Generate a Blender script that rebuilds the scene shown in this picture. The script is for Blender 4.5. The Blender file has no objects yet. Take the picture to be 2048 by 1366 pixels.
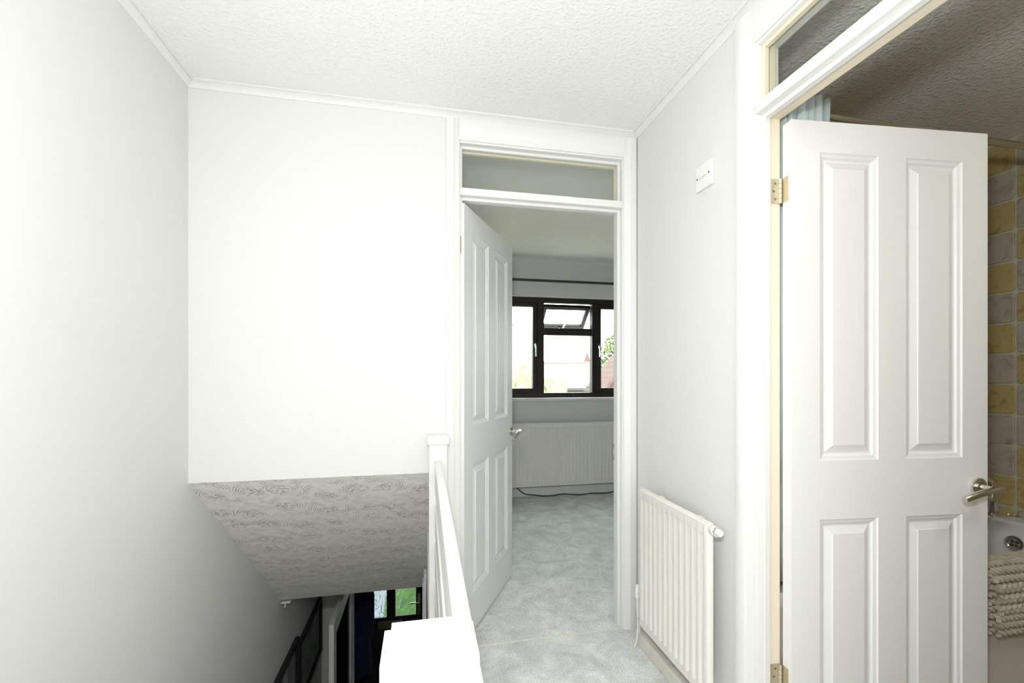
import bpy, bmesh, math, random
from mathutils import Vector, Matrix
random.seed(7)
PI = math.pi
scene = bpy.context.scene
C = scene.collection

# ------------------------------------------------------------------ camera
cam_d = bpy.data.cameras.new('camera')
cam = bpy.data.objects.new('camera', cam_d)
C.objects.link(cam)
cam.location = (0, 0, 1.22)
cam.rotation_euler = (PI / 2, 0, -math.atan(181 / 880))
cam_d.sensor_width = 36
cam_d.lens = 880 * 36 / 2048
cam_d.shift_y = 67 / 2048
cam_d.clip_start = 0.02
cam_d.clip_end = 300
scene.camera = cam

# ------------------------------------------------------------------ light
world = bpy.data.worlds.new('sky')
scene.world = world
world.use_nodes = True
bg = world.node_tree.nodes['Background']
bg.inputs[0].default_value = (0.93, 0.97, 1.0, 1)
bg.inputs[1].default_value = 7.5

sun_d = bpy.data.lights.new('sun', 'SUN')
sun_d.energy = 6.0
sun_d.angle = 0.01
sun_d.color = (1, 0.95, 0.86)
sun = bpy.data.objects.new('sun', sun_d)
sun.rotation_euler = (math.radians(40), 0, math.radians(-28))
C.objects.link(sun)

# the photographer's flash gun, a little above the lens
fl_d = bpy.data.lights.new('flash', 'POINT')
fl_d.energy = 62
fl_d.shadow_soft_size = 0.05
fl_d.color = (0.985, 1.0, 0.995)
flash = bpy.data.objects.new('flash', fl_d)
flash.location = (-0.06, 0.0, 1.51)
C.objects.link(flash)

# added fill light in a made-up opening behind the camera
rw_d = bpy.data.lights.new('rear_fill', 'AREA')
rw_d.shape = 'RECTANGLE'
rw_d.size, rw_d.size_y = 1.5, 1.8
rw_d.energy = 6
rw_d.color = (0.99, 1.0, 0.975)
rw = bpy.data.objects.new('rear_fill', rw_d)
rw.location = (0.05, -1.70, 0.95)
rw.rotation_euler = (PI / 2, 0, 0)
C.objects.link(rw)

# added fill light, unseen, brightening the bathroom and its open door
bw_d = bpy.data.lights.new('bathroom_fill', 'AREA')
bw_d.shape = 'DISK'
bw_d.size = 0.34
bw_d.energy = 6
bw_d.color = (1.0, 0.96, 0.87)
bw = bpy.data.objects.new('bathroom_fill', bw_d)
bw.location = (1.85, 0.20, 2.335)
C.objects.link(bw)

vs = scene.view_settings
vs.view_transform = 'Standard'
vs.look = 'None'
vs.gamma = 1
vs.use_curve_mapping = False
vs.exposure = 0.0

# ------------------------------------------------------------------ materials
MATS = {}


def mat(name, col, rough=0.6, metal=0.0, spec=0.5, bump=None, var=None, coat=0.0):
    """bump = (scale, strength, detail); var = (scale, amount) brightness mottling"""
    m = bpy.data.materials.new(name)
    m.use_nodes = True
    nt = m.node_tree
    p = nt.nodes['Principled BSDF']
    p.inputs['Base Color'].default_value = (*col, 1)
    p.inputs['Roughness'].default_value = rough
    p.inputs['Metallic'].default_value = metal
    p.inputs['Specular IOR Level'].default_value = spec
    p.inputs['Coat Weight'].default_value = coat
    tc = None
    if bump or var:
        tc = nt.nodes.new('ShaderNodeTexCoord')
    if var:
        n = nt.nodes.new('ShaderNodeTexNoise')
        n.inputs['Scale'].default_value = var[0]
        n.inputs['Detail'].default_value = 5
        nt.links.new(tc.outputs['Object'], n.inputs['Vector'])
        r = nt.nodes.new('ShaderNodeMapRange')
        r.inputs['From Min'].default_value = 0.3
        r.inputs['From Max'].default_value = 0.7
        r.inputs['To Min'].default_value = 1 - var[1]
        r.inputs['To Max'].default_value = 1 + var[1]
        nt.links.new(n.outputs['Fac'], r.inputs['Value'])
        mx = nt.nodes.new('ShaderNodeVectorMath')
        mx.operation = 'SCALE'
        mx.inputs[0].default_value = col
        nt.links.new(r.outputs['Result'], mx.inputs['Scale'])
        nt.links.new(mx.outputs['Vector'], p.inputs['Base Color'])
    if bump:
        n2 = nt.nodes.new('ShaderNodeTexNoise')
        n2.inputs['Scale'].default_value = bump[0]
        n2.inputs['Detail'].default_value = bump[2] if len(bump) > 2 else 3
        nt.links.new(tc.outputs['Object'], n2.inputs['Vector'])
        b = nt.nodes.new('ShaderNodeBump')
        b.inputs['Strength'].default_value = bump[1]
        b.inputs['Distance'].default_value = 0.004
        nt.links.new(n2.outputs['Fac'], b.inputs['Height'])
        nt.links.new(b.outputs['Normal'], p.inputs['Normal'])
    MATS[name] = m
    return m


mat('wall_paint', (0.765, 0.763, 0.75), 0.75, bump=(90, 0.05, 2), spec=0.2)
mat('grey_paint', (0.72, 0.735, 0.72), 0.8, bump=(90, 0.05, 2), spec=0.2)
mat('white_gloss', (0.81, 0.808, 0.785), 0.38, bump=(60, 0.03, 2))
mat('door_white', (0.84, 0.845, 0.835), 0.42, bump=(220, 0.03, 2))
mat('cream_paint', (0.84, 0.75, 0.60), 0.5)
mat('radiator_cream', (0.84, 0.825, 0.765), 0.4, bump=(40, 0.03, 2))
mat('worn_paint', (0.86, 0.84, 0.78), 0.45, bump=(45, 0.35, 4), var=(30, 0.05))
mat('skirting_worn', (0.74, 0.72, 0.64), 0.55, bump=(60, 0.25, 4), var=(18, 0.10))
mat('nickel', (0.72, 0.69, 0.63), 0.22, 1.0)
mat('chrome', (0.8, 0.8, 0.8), 0.08, 1.0)
mat('hinge_steel', (0.74, 0.68, 0.54), 0.42, 1.0)
mat('screw_dark', (0.30, 0.25, 0.16), 0.4, 1.0)
mat('brass', (0.30, 0.24, 0.13), 0.4, 1.0)
mat('brown_upvc', (0.020, 0.013, 0.010), 0.35)
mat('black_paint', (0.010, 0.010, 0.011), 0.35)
mat('black_frame', (0.012, 0.012, 0.012), 0.4)
mat('picture_print', (0.30, 0.31, 0.30), 0.7, var=(9, 0.25))
mat('mount_card', (0.45, 0.46, 0.44), 0.8)
mat('bronze_pole', (0.07, 0.075, 0.055), 0.35, 0.6)
mat('cable_black', (0.03, 0.028, 0.026), 0.5)
mat('cable_white', (0.8, 0.79, 0.74), 0.45)
mat('plastic_white', (0.86, 0.86, 0.84), 0.35)
mat('dark_slot', (0.06, 0.055, 0.05), 0.6)
mat('acrylic', (0.80, 0.81, 0.80), 0.12)
mat('bath_panel', (0.70, 0.68, 0.62), 0.3)
mat('grout', (0.60, 0.56, 0.44), 0.9, bump=(120, 0.2, 2))
mat('mat_cotton', (0.52, 0.48, 0.39), 0.95, bump=(320, 0.5, 3), var=(40, 0.12), spec=0.1)
mat('navy_cloth', (0.008, 0.011, 0.04), 0.95, bump=(150, 0.3, 3))
mat('lamp_fabric', (0.8, 0.79, 0.75), 0.8)
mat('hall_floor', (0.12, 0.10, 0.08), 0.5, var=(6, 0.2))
mat('curtain_pale', (0.60, 0.68, 0.68), 0.5, bump=(60, 0.1, 2))
mat('render_wall', (0.24, 0.22, 0.20), 0.9, var=(3, 0.06))
mat('concrete', (0.16, 0.175, 0.20), 0.9, var=(2, 0.1), bump=(30, 0.3, 3))
mat('grass', (0.026, 0.075, 0.005), 0.95, var=(2.5, 0.5), bump=(40, 0.6, 4))
mat('hedge', (0.20, 0.22, 0.13), 0.95, var=(5, 0.4), bump=(25, 1.0, 5))
mat('leaves', (0.11, 0.16, 0.04), 0.9, var=(5, 0.4))
mat('bark', (0.12, 0.09, 0.06), 0.95)
mat('bounce_sand', (0.46, 0.42, 0.27), 0.9, var=(2, 0.1))
mat('bath_floor', (0.30, 0.26, 0.17), 0.6)
mat('bath_wall', (0.40, 0.33, 0.18), 0.5)
mat('spire_tile', (0.13, 0.065, 0.05), 0.9)
mat('gutter', (0.10, 0.09, 0.085), 0.6)
mat('stain', (0.3, 0.3, 0.28), 0.8)


def carpet(name, col):
    m = mat(name, col, 1.0, spec=0.05)
    nt = m.node_tree
    p = nt.nodes['Principled BSDF']
    tc = nt.nodes.new('ShaderNodeTexCoord')
    big = nt.nodes.new('ShaderNodeTexNoise')
    big.inputs['Scale'].default_value = 7.5
    big.inputs['Detail'].default_value = 6
    big.inputs['Roughness'].default_value = 0.65
    big.inputs['Distortion'].default_value = 0.6
    fine = nt.nodes.new('ShaderNodeTexNoise')
    fine.inputs['Scale'].default_value = 170
    fine.inputs['Detail'].default_value = 3
    for n in (big, fine):
        nt.links.new(tc.outputs['Object'], n.inputs['Vector'])
    r1 = nt.nodes.new('ShaderNodeMapRange')
    r1.inputs['From Min'].default_value = 0.3
    r1.inputs['From Max'].default_value = 0.68
    r1.inputs['To Min'].default_value = 0.72
    r1.inputs['To Max'].default_value = 1.08
    r2 = nt.nodes.new('ShaderNodeMapRange')
    r2.inputs['From Min'].default_value = 0.3
    r2.inputs['From Max'].default_value = 0.7
    r2.inputs['To Min'].default_value = 0.78
    r2.inputs['To Max'].default_value = 1.2
    nt.links.new(big.outputs['Fac'], r1.inputs['Value'])
    nt.links.new(fine.outputs['Fac'], r2.inputs['Value'])
    mu = nt.nodes.new('ShaderNodeMath')
    mu.operation = 'MULTIPLY'
    nt.links.new(r1.outputs['Result'], mu.inputs[0])
    nt.links.new(r2.outputs['Result'], mu.inputs[1])
    sc = nt.nodes.new('ShaderNodeVectorMath')
    sc.operation = 'SCALE'
    sc.inputs[0].default_value = col
    nt.links.new(mu.outputs[0], sc.inputs['Scale'])
    nt.links.new(sc.outputs['Vector'], p.inputs['Base Color'])
    b = nt.nodes.new('ShaderNodeBump')
    b.inputs['Strength'].default_value = 0.8
    b.inputs['Distance'].default_value = 0.006
    nt.links.new(fine.outputs['Fac'], b.inputs['Height'])
    nt.links.new(b.outputs['Normal'], p.inputs['Normal'])
    return m


carpet('carpet_grey', (0.83, 0.845, 0.83))


def artex_stipple(name, col, rough=0.45, spec=0.4, strength=0.45, size=75):
    m = mat(name, col, rough, spec=spec)
    nt = m.node_tree
    p = nt.nodes['Principled BSDF']
    tc = nt.nodes.new('ShaderNodeTexCoord')
    n = nt.nodes.new('ShaderNodeTexNoise')
    n.inputs['Scale'].default_value = size
    n.inputs['Detail'].default_value = 3
    n.inputs['Roughness'].default_value = 0.55
    v = nt.nodes.new('ShaderNodeTexVoronoi')
    v.inputs['Scale'].default_value = 105
    v.feature = 'SMOOTH_F1'
    nt.links.new(tc.outputs['Object'], n.inputs['Vector'])
    nt.links.new(tc.outputs['Object'], v.inputs['Vector'])
    pw = nt.nodes.new('ShaderNodeMapRange')
    pw.inputs['From Min'].default_value = 0.48
    pw.inputs['From Max'].default_value = 0.75
    nt.links.new(n.outputs['Fac'], pw.inputs['Value'])
    ad = nt.nodes.new('ShaderNodeMath')
    ad.operation = 'MULTIPLY_ADD'
    ad.inputs[1].default_value = -0.35
    nt.links.new(v.outputs['Distance'], ad.inputs[0])
    nt.links.new(pw.outputs['Result'], ad.inputs[2])
    b = nt.nodes.new('ShaderNodeBump')
    b.inputs['Strength'].default_value = strength
    b.inputs['Distance'].default_value = 0.004
    nt.links.new(ad.outputs[0], b.inputs['Height'])
    nt.links.new(b.outputs['Normal'], p.inputs['Normal'])
    return m


artex_stipple('artex_ceiling', (0.90, 0.90, 0.885))
artex_stipple('artex_gloss', (0.89, 0.875, 0.835), 0.30, 0.6, 0.9, 60)


def artex_swirl(name, col):
    """combed swirls round stippled eyes, as plaster relief"""
    m = mat(name, col, 0.5, spec=0.35)
    nt = m.node_tree
    p = nt.nodes['Principled BSDF']
    L = nt.links.new

    def math_(op, a, b=None, c=None):
        n = nt.nodes.new('ShaderNodeMath')
        n.operation = op
        for i, q in enumerate((a, b, c)):
            if q is None:
                continue
            if isinstance(q, (int, float)):
                n.inputs[i].default_value = q
            else:
                L(q, n.inputs[i])
        return n.outputs[0]
    tc = nt.nodes.new('ShaderNodeTexCoord')
    sp = nt.nodes.new('ShaderNodeSeparateXYZ')
    L(tc.outputs['Object'], sp.inputs[0])
    sl = math_('MULTIPLY', math_('SUBTRACT', sp.outputs['Y'], sp.outputs['Z']), 0.70)
    cb = nt.nodes.new('ShaderNodeCombineXYZ')
    L(sp.outputs['X'], cb.inputs[0])
    L(sl, cb.inputs[1])
    dn = nt.nodes.new('ShaderNodeTexNoise')
    dn.inputs['Scale'].default_value = 9
    L(cb.outputs[0], dn.inputs['Vector'])
    dv = nt.nodes.new('ShaderNodeVectorMath')
    dv.operation = 'MULTIPLY_ADD'
    dv.inputs[1].default_value = (0.018, 0.018, 0)
    L(dn.outputs['Color'], dv.inputs[0])
    L(cb.outputs[0], dv.inputs[2])
    vo = nt.nodes.new('ShaderNodeTexVoronoi')
    vo.voronoi_dimensions = '2D'
    vo.inputs['Scale'].default_value = 6.6
    vo.inputs['Randomness'].default_value = 0.55
    L(dv.outputs['Vector'], vo.inputs['Vector'])
    d = vo.outputs['Distance']
    rings = math_('SINE', math_('MULTIPLY', d, 95))
    rings = math_('POWER', math_('MAXIMUM', rings, 0.0), 3.0)
    rn = nt.nodes.new('ShaderNodeTexNoise')
    rn.inputs['Scale'].default_value = 26
    L(cb.outputs[0], rn.inputs['Vector'])
    rm = nt.nodes.new('ShaderNodeMapRange')
    rm.inputs['From Min'].default_value = 0.42
    rm.inputs['From Max'].default_value = 0.62
    L(rn.outputs['Fac'], rm.inputs['Value'])
    rings = math_('MULTIPLY', rings, rm.outputs['Result'])
    # the eye
    fn = nt.nodes.new('ShaderNodeTexNoise')
    fn.inputs['Scale'].default_value = 75
    fn.inputs['Detail'].default_value = 3
    L(cb.outputs[0], fn.inputs['Vector'])
    fr = nt.nodes.new('ShaderNodeMapRange')
    fr.inputs['From Min'].default_value = 0.54
    fr.inputs['From Max'].default_value = 0.68
    L(fn.outputs['Fac'], fr.inputs['Value'])
    ey = nt.nodes.new('ShaderNodeMapRange')
    ey.inputs['From Min'].default_value = 0.34
    ey.inputs['From Max'].default_value = 0.16
    L(d, ey.inputs['Value'])
    eye = math_('MULTIPLY', math_('MULTIPLY', fr.outputs['Result'], ey.outputs['Result']), 1.7)
    h = math_('ADD', math_('MULTIPLY', rings, 0.7), eye)
    b = nt.nodes.new('ShaderNodeBump')
    b.inputs['Strength'].default_value = 1.0
    b.inputs['Distance'].default_value = 0.006
    L(h, b.inputs['Height'])
    L(b.outputs['Normal'], p.inputs['Normal'])
    return m


artex_swirl('artex_swirl', (0.93, 0.915, 0.85))


def glass(name, tint=(1, 1, 1), gloss=0.08):
    m = bpy.data.materials.new(name)
    m.use_nodes = True
    nt = m.node_tree
    nt.nodes.remove(nt.nodes['Principled BSDF'])
    out = nt.nodes['Material Output']
    t = nt.nodes.new('ShaderNodeBsdfTransparent')
    t.inputs[0].default_value = (*tint, 1)
    g = nt.nodes.new('ShaderNodeBsdfGlossy')
    g.inputs['Roughness'].default_value = 0.02
    mx = nt.nodes.new('ShaderNodeMixShader')
    mx.inputs[0].default_value = gloss
    nt.links.new(t.outputs[0], mx.inputs[1])
    nt.links.new(g.outputs[0], mx.inputs[2])
    nt.links.new(mx.outputs[0], out.inputs[0])
    MATS[name] = m
    return m


glass('clear_glass', (0.97, 0.985, 0.97), 0.05)
glass('window_glass', (0.97, 0.99, 0.98), 0.06)
glass('dark_glass', (0.10, 0.13, 0.11), 0.12)


def pattern_glass(name):
    m = mat(name, (0.42, 0.45, 0.46), 0.05)
    nt = m.node_tree
    p = nt.nodes['Principled BSDF']
    p.inputs['Transmission Weight'].default_value = 1.0
    p.inputs['IOR'].default_value = 1.2
    tc = nt.nodes.new('ShaderNodeTexCoord')
    v = nt.nodes.new('ShaderNodeTexVoronoi')
    v.feature = 'DISTANCE_TO_EDGE'
    v.inputs['Scale'].default_value = 17
    nt.links.new(tc.outputs['Object'], v.inputs['Vector'])
    b = nt.nodes.new('ShaderNodeBump')
    b.inputs['Strength'].default_value = 1.0
    b.inputs['Distance'].default_value = 0.03
    nt.links.new(v.outputs['Distance'], b.inputs['Height'])
    nt.links.new(b.outputs['Normal'], p.inputs['Normal'])


pattern_glass('pattern_glass')


def stone(name, a, b_):
    """tumbled stone tile: two-tone veining"""
    m = mat(name, a, 0.35, spec=0.45)
    nt = m.node_tree
    p = nt.nodes['Principled BSDF']
    tc = nt.nodes.new('ShaderNodeTexCoord')
    oi = nt.nodes.new('ShaderNodeObjectInfo')
    ad = nt.nodes.new('ShaderNodeVectorMath')
    ad.operation = 'MULTIPLY_ADD'
    ad.inputs[1].default_value = (9, 9, 9)
    cbx = nt.nodes.new('ShaderNodeCombineXYZ')
    for i in range(3):
        nt.links.new(oi.outputs['Random'], cbx.inputs[i])
    nt.links.new(cbx.outputs[0], ad.inputs[0])
    nt.links.new(tc.outputs['Object'], ad.inputs[2])
    n = nt.nodes.new('ShaderNodeTexNoise')
    n.inputs['Scale'].default_value = 16
    n.inputs['Detail'].default_value = 7
    n.inputs['Distortion'].default_value = 1.8
    nt.links.new(ad.outputs['Vector'], n.inputs['Vector'])
    r = nt.nodes.new('ShaderNodeValToRGB')
    r.color_ramp.elements[0].position = 0.30
    r.color_ramp.elements[0].color = (*b_, 1)
    r.color_ramp.elements[1].position = 0.48
    r.color_ramp.elements[1].color = (*a, 1)
    nt.links.new(n.outputs['Fac'], r.inputs[0])
    nt.links.new(r.outputs[0], p.inputs['Base Color'])
    b = nt.nodes.new('ShaderNodeBump')
    b.inputs['Strength'].default_value = 0.25
    b.inputs['Distance'].default_value = 0.003
    nt.links.new(n.outputs['Fac'], b.inputs['Height'])
    nt.links.new(b.outputs['Normal'], p.inputs['Normal'])


stone('stone_gold', (0.50, 0.40, 0.17), (0.36, 0.25, 0.09))
stone('stone_grey', (0.46, 0.43, 0.35), (0.33, 0.30, 0.22))


def roof_mat(name, col, pitch):
    m = mat(name, col, 0.9)
    nt = m.node_tree
    p = nt.nodes['Principled BSDF']
    tc = nt.nodes.new('ShaderNodeTexCoord')
    w = nt.nodes.new('ShaderNodeTexWave')
    w.wave_type = 'BANDS'
    w.bands_direction = 'Z'
    w.wave_profile = 'SAW'
    w.inputs['Scale'].default_value = pitch
    w.inputs['Distortion'].default_value = 0.3
    nt.links.new(tc.outputs['Object'], w.inputs['Vector'])
    r = nt.nodes.new('ShaderNodeMapRange')
    r.inputs['To Min'].default_value = 0.75
    r.inputs['To Max'].default_value = 1.05
    nt.links.new(w.outputs['Fac'], r.inputs['Value'])
    s = nt.nodes.new('ShaderNodeVectorMath')
    s.operation = 'SCALE'
    s.inputs[0].default_value = col
    nt.links.new(r.outputs['Result'], s.inputs['Scale'])
    nt.links.new(s.outputs['Vector'], p.inputs['Base Color'])


roof_mat('roof_pale', (0.20, 0.175, 0.15), 1.6)
roof_mat('roof_pink', (0.10, 0.065, 0.055), 1.8)


# ------------------------------------------------------------------ mesh helpers
def box(bm, x0, x1, y0, y1, z0, z1, M=None):
    vs_ = [bm.verts.new(v) for v in ((x0, y0, z0), (x1, y0, z0), (x1, y1, z0), (x0, y1, z0),
                                     (x0, y0, z1), (x1, y0, z1), (x1, y1, z1), (x0, y1, z1))]
    if M:
        for v in vs_:
            v.co = M @ v.co
    fs = []
    for f in ((0, 3, 2, 1), (4, 5, 6, 7), (0, 1, 5, 4), (1, 2, 6, 5), (2, 3, 7, 6), (3, 0, 4, 7)):
        fs.append(bm.faces.new([vs_[i] for i in f]))
    return vs_, fs


def new(*boxes, bevel=0.0, seg=2):
    bm = bmesh.new()
    for b in boxes:
        box(bm, *b)
    if bevel:
        bmesh.ops.bevel(bm, geom=bm.edges[:], offset=bevel, segments=seg, affect='EDGES', profile=0.5)
    return bm


def extrude_profile(bm, prof, origin, u, v, along, length, taper0=0.0, taper1=0.0):
    """prof points (a,b) laid out on u,v axes, swept by `length` on `along`; taper shifts ends by a*taper (mitre)"""
    o, u, v, w = Vector(origin), Vector(u), Vector(v), Vector(along)
    A = [bm.verts.new(o + u * a + v * b + w * (a * taper0)) for a, b in prof]
    B = [bm.verts.new(o + u * a + v * b + w * (length - a * taper1)) for a, b in prof]
    n = len(prof)
    for i in range(n):
        bm.faces.new((A[i], A[(i + 1) % n], B[(i + 1) % n], B[i]))
    bm.faces.new(A[::-1])
    bm.faces.new(B)
    bmesh.ops.recalc_face_normals(bm, faces=bm.faces[:])


def tube(bm, pts, r, n=8, cap=True):
    pts = [Vector(p) for p in pts]
    rr = r if isinstance(r, (list, tuple)) else [r] * len(pts)
    up = Vector((0, 0, 1))
    rings = []
    prev = None
    for i, p in enumerate(pts):
        d = (pts[min(i + 1, len(pts) - 1)] - pts[max(i - 1, 0)]).normalized()
        if prev is None:
            a = up if abs(d.z) < 0.9 else Vector((1, 0, 0))
            s = d.cross(a).normalized()
        else:
            s = (prev - d * prev.dot(d)).normalized()
        prev = s
        t = d.cross(s)
        rings.append([bm.verts.new(p + (s * math.cos(2 * PI * k / n) + t * math.sin(2 * PI * k / n)) * rr[i]) for k in range(n)])
    for a, b in zip(rings[:-1], rings[1:]):
        for k in range(n):
            bm.faces.new((a[k], a[(k + 1) % n], b[(k + 1) % n], b[k]))
    if cap:
        bm.faces.new(rings[0][::-1])
        bm.faces.new(rings[-1])


def lathe(bm, prof, axis_o, axis_d, n=24):
    """prof (r, h) revolved about axis"""
    o, d = Vector(axis_o), Vector(axis_d).normalized()
    a = Vector((0, 0, 1)) if abs(d.z) < 0.9 else Vector((1, 0, 0))
    s = d.cross(a).normalized()
    t = d.cross(s)
    rings = []
    for r, h in prof:
        rings.append([bm.verts.new(o + d * h + (s * math.cos(2 * PI * k / n) + t * math.sin(2 * PI * k / n)) * r) for k in range(n)])
    for A, B in zip(rings[:-1], rings[1:]):
        for k in range(n):
            bm.faces.new((A[k], A[(k + 1) % n], B[(k + 1) % n], B[k]))
    if prof[0][0] > 1e-5:
        bm.faces.new(rings[0][::-1])
    if prof[-1][0] > 1e-5:
        bm.faces.new(rings[-1])
    bmesh.ops.remove_doubles(bm, verts=bm.verts[:], dist=1e-6)
    bmesh.ops.recalc_face_normals(bm, faces=bm.faces[:])


def obj(name, bm, material, parent=None, smooth=False, angle=35, keep=False):
    if isinstance(bm, bpy.types.Mesh):
        me = bm
    else:
        me = bpy.data.meshes.new(name)
        bm.normal_update()
        bm.to_mesh(me)
        bm.free()
        me.materials.append(MATS[material])
        if smooth:
            for p in me.polygons:
                p.use_smooth = True
            me.set_sharp_from_angle(angle=math.radians(angle))
    o = bpy.data.objects.new(name, me)
    C.objects.link(o)
    if parent:
        o.parent = parent
    return o


def tag(o, label, cat, group=None, kind=None):
    o['label'] = label
    o['category'] = cat
    if group:
        o['group'] = group
    if kind:
        o['kind'] = kind
    return o


def thing(name, label, cat, loc=(0, 0, 0), rotz=0.0, group=None, kind=None):
    o = bpy.data.objects.new(name, None)
    o.empty_display_size = 0.1
    C.objects.link(o)
    o.location = loc
    o.rotation_euler = (0, 0, rotz)
    return tag(o, label, cat, group, kind)


def struct(name, bm, material, label, cat, smooth=False):
    return tag(obj(name, bm, material, None, smooth), label, cat, kind='structure')


# ------------------------------------------------------------------ key dimensions (metres)
XL, XR = -0.906, 1.017          # left wall face, right wall face
XR2 = 1.09                      # bathroom face of right wall
YB, YB2 = 1.967, 2.06           # landing face / bedroom face of back wall
ZC = 2.385                      # ceiling
YR = -1.7                       # wall behind the camera
YW = 4.30                       # bedroom window wall
XBR = 3.0                       # bedroom right wall
ZH = -2.6                       # hall floor
XH = 0.03                       # hall right wall face
SY0, SZ0, SY1, SZ1 = YB, 0.79, 3.138, -0.26   # sloping stair soffit
YF = 5.40                       # front door plane
XE = 2.84                       # bathroom tiled end wall
YBF = 1.90                      # bathroom far tiled wall

# ------------------------------------------------------------------ structure
struct('floor', new((XH, XR2, YR, YB, -0.26, 0.0), (XL, XH, YR, 0.40, -0.26, 0.0)), 'carpet_grey',
       'pale grey carpeted landing floor beside the stairwell', 'floor')
struct('floor_bedroom', new((XH, XBR, YB + 0.004, YW, -0.26, 0.004)), 'carpet_grey',
       'pale grey mottled carpet in the bedroom beyond the doorway', 'floor')
struct('floor_bathroom', new((XR2, XE, -0.3, YBF, -0.26, 0.0)), 'bath_floor', 'plain grey bathroom floor behind the open door', 'floor')
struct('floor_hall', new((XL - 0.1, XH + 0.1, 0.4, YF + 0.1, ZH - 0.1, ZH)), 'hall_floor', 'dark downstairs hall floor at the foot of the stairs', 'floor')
struct('ceiling', new((XL, XR, YR, YB, ZC, ZC + 0.1)), 'artex_ceiling', 'white stippled plaster ceiling over the landing', 'ceiling')
struct('ceiling_bedroom', new((XL, XBR, YB2, YW, ZC, ZC + 0.1)), 'artex_ceiling', 'stippled bedroom ceiling seen through the doorway', 'ceiling')
struct('ceiling_bathroom', new((XR2, XE + 0.1, -0.3, YBF + 0.1, ZC, ZC + 0.1)), 'artex_gloss',
       'stippled bathroom ceiling with a shadow band across it', 'ceiling')
struct('wall_left', new((XL - 0.15, XL, YR, YF + 0.1, ZH, ZC + 0.1)), 'wall_paint',
       'tall off-white wall running down the left side of the stairs', 'wall')
struct('wall_rear', new((XL - 0.1, -0.70, YR - 0.1, YR, -0.2, ZC + 0.1), (0.80, XR2, YR - 0.1, YR, -0.2, ZC + 0.1), (-0.70, 0.80, YR - 0.1, YR, -0.2, 0.10), (-0.70, 0.80, YR - 0.1, YR, 1.90, ZC + 0.1)), 'wall_paint', 'off-white wall behind the landing', 'wall')
struct('wall_back', new((XL, 0.138, YB, YB2, SZ0, ZC), (0.138, 0.975, YB, YB2, 2.285, ZC),
                        (0.975, XR2, YB, YB2, -0.05, ZC), (XH + 0.002, 0.138, YB, YB2, -0.26, SZ0)), 'wall_paint',
       'off-white wall above the stairs holding the bedroom doorway', 'wall')
struct('wall_right', new((XR, XR2, 1.205, YB, -0.1, ZC), (XR, XR2, 0.45, 1.205, 2.265, ZC), (XR, XR2, YR, 0.45, -0.1, ZC)),
       'wall_paint', 'off-white right wall with radiator and bathroom doorway', 'wall')

wr = thing('rear_fill_frame', 'added white frame around the unseen rear fill light', 'window', (0.05, YR, 0.10), kind='structure')  # made-up opening, framed to hold the rear fill light
for nm_, b_ in (('frame_side', (-0.75, -0.70, -0.06, -0.01, 0, 1.8)), ('frame_side', (0.70, 0.75, -0.06, -0.01, 0, 1.8)), ('frame_head', (-0.70, 0.70, -0.06, -0.01, 1.75, 1.8)),
                ('frame_sill', (-0.70, 0.70, -0.06, -0.01, 0, 0.05)), ('mullion', (-0.02, 0.02, -0.06, -0.01, 0.05, 1.75))):
    obj(nm_, new(b_, bevel=0.003), 'white_gloss', wr)

obj('sky_block', new((-0.745, 0.745, -0.09, -0.086, 0.005, 1.795)), 'lamp_fabric', wr)  # added sheet, keeps sky light from leaking in behind the fill
# stair soffit wedge (solid bulkhead under the bedroom)
bm = bmesh.new()
prof = [(SY0, SZ0), (SY1, SZ1), (SY1, SZ0), (SY0 + 0.002, SZ0)]
A = [bm.verts.new((XL, y, z)) for y, z in prof[:3]]
B = [bm.verts.new((0.10, y, z)) for y, z in prof[:3]]
for i in range(3):
    bm.faces.new((A[i], A[(i + 1) % 3], B[(i + 1) % 3], B[i]))
bm.faces.new(A[::-1])
bm.faces.new(B)
bmesh.ops.recalc_face_normals(bm, faces=bm.faces[:])
struct('ceiling_stair', bm, 'artex_swirl', 'sloping plaster soffit over the stairs with combed swirl pattern', 'ceiling')
struct('ceiling_hall', new((XL, XH + 0.1, SY1, YF + 0.1, SZ1, SZ1 + 0.2)), 'wall_paint', 'low ceiling of the downstairs hall', 'ceiling')
struct('wall_hall_right', new((XH, XH + 0.08, 0.40, YF + 0.1, ZH, -0.26), (XH, XH + 0.08, YB2, SY1, -0.26, 0.4)), 'wall_paint',
       'right-hand wall of the downstairs hall beside the stairs', 'wall')
struct('wall_under_landing', new((XL, XH, 0.30, 0.40, ZH, -0.26)), 'wall_paint', 'wall below the landing edge', 'wall')
struct('wall_hall_partition', new((XL, -0.63, 4.36, 4.44, ZH, SZ1)), 'wall_paint', 'short partition wall in the downstairs hall', 'wall')
struct('trim_hall', new((0.006, XH, 2.86, 2.93, ZH, -0.10), (0.014, XH, 2.70, 2.78, ZH, 0.02), bevel=0.003), 'white_gloss',
       'white upright timber strips on the stair wall below the landing', 'trim')

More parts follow.
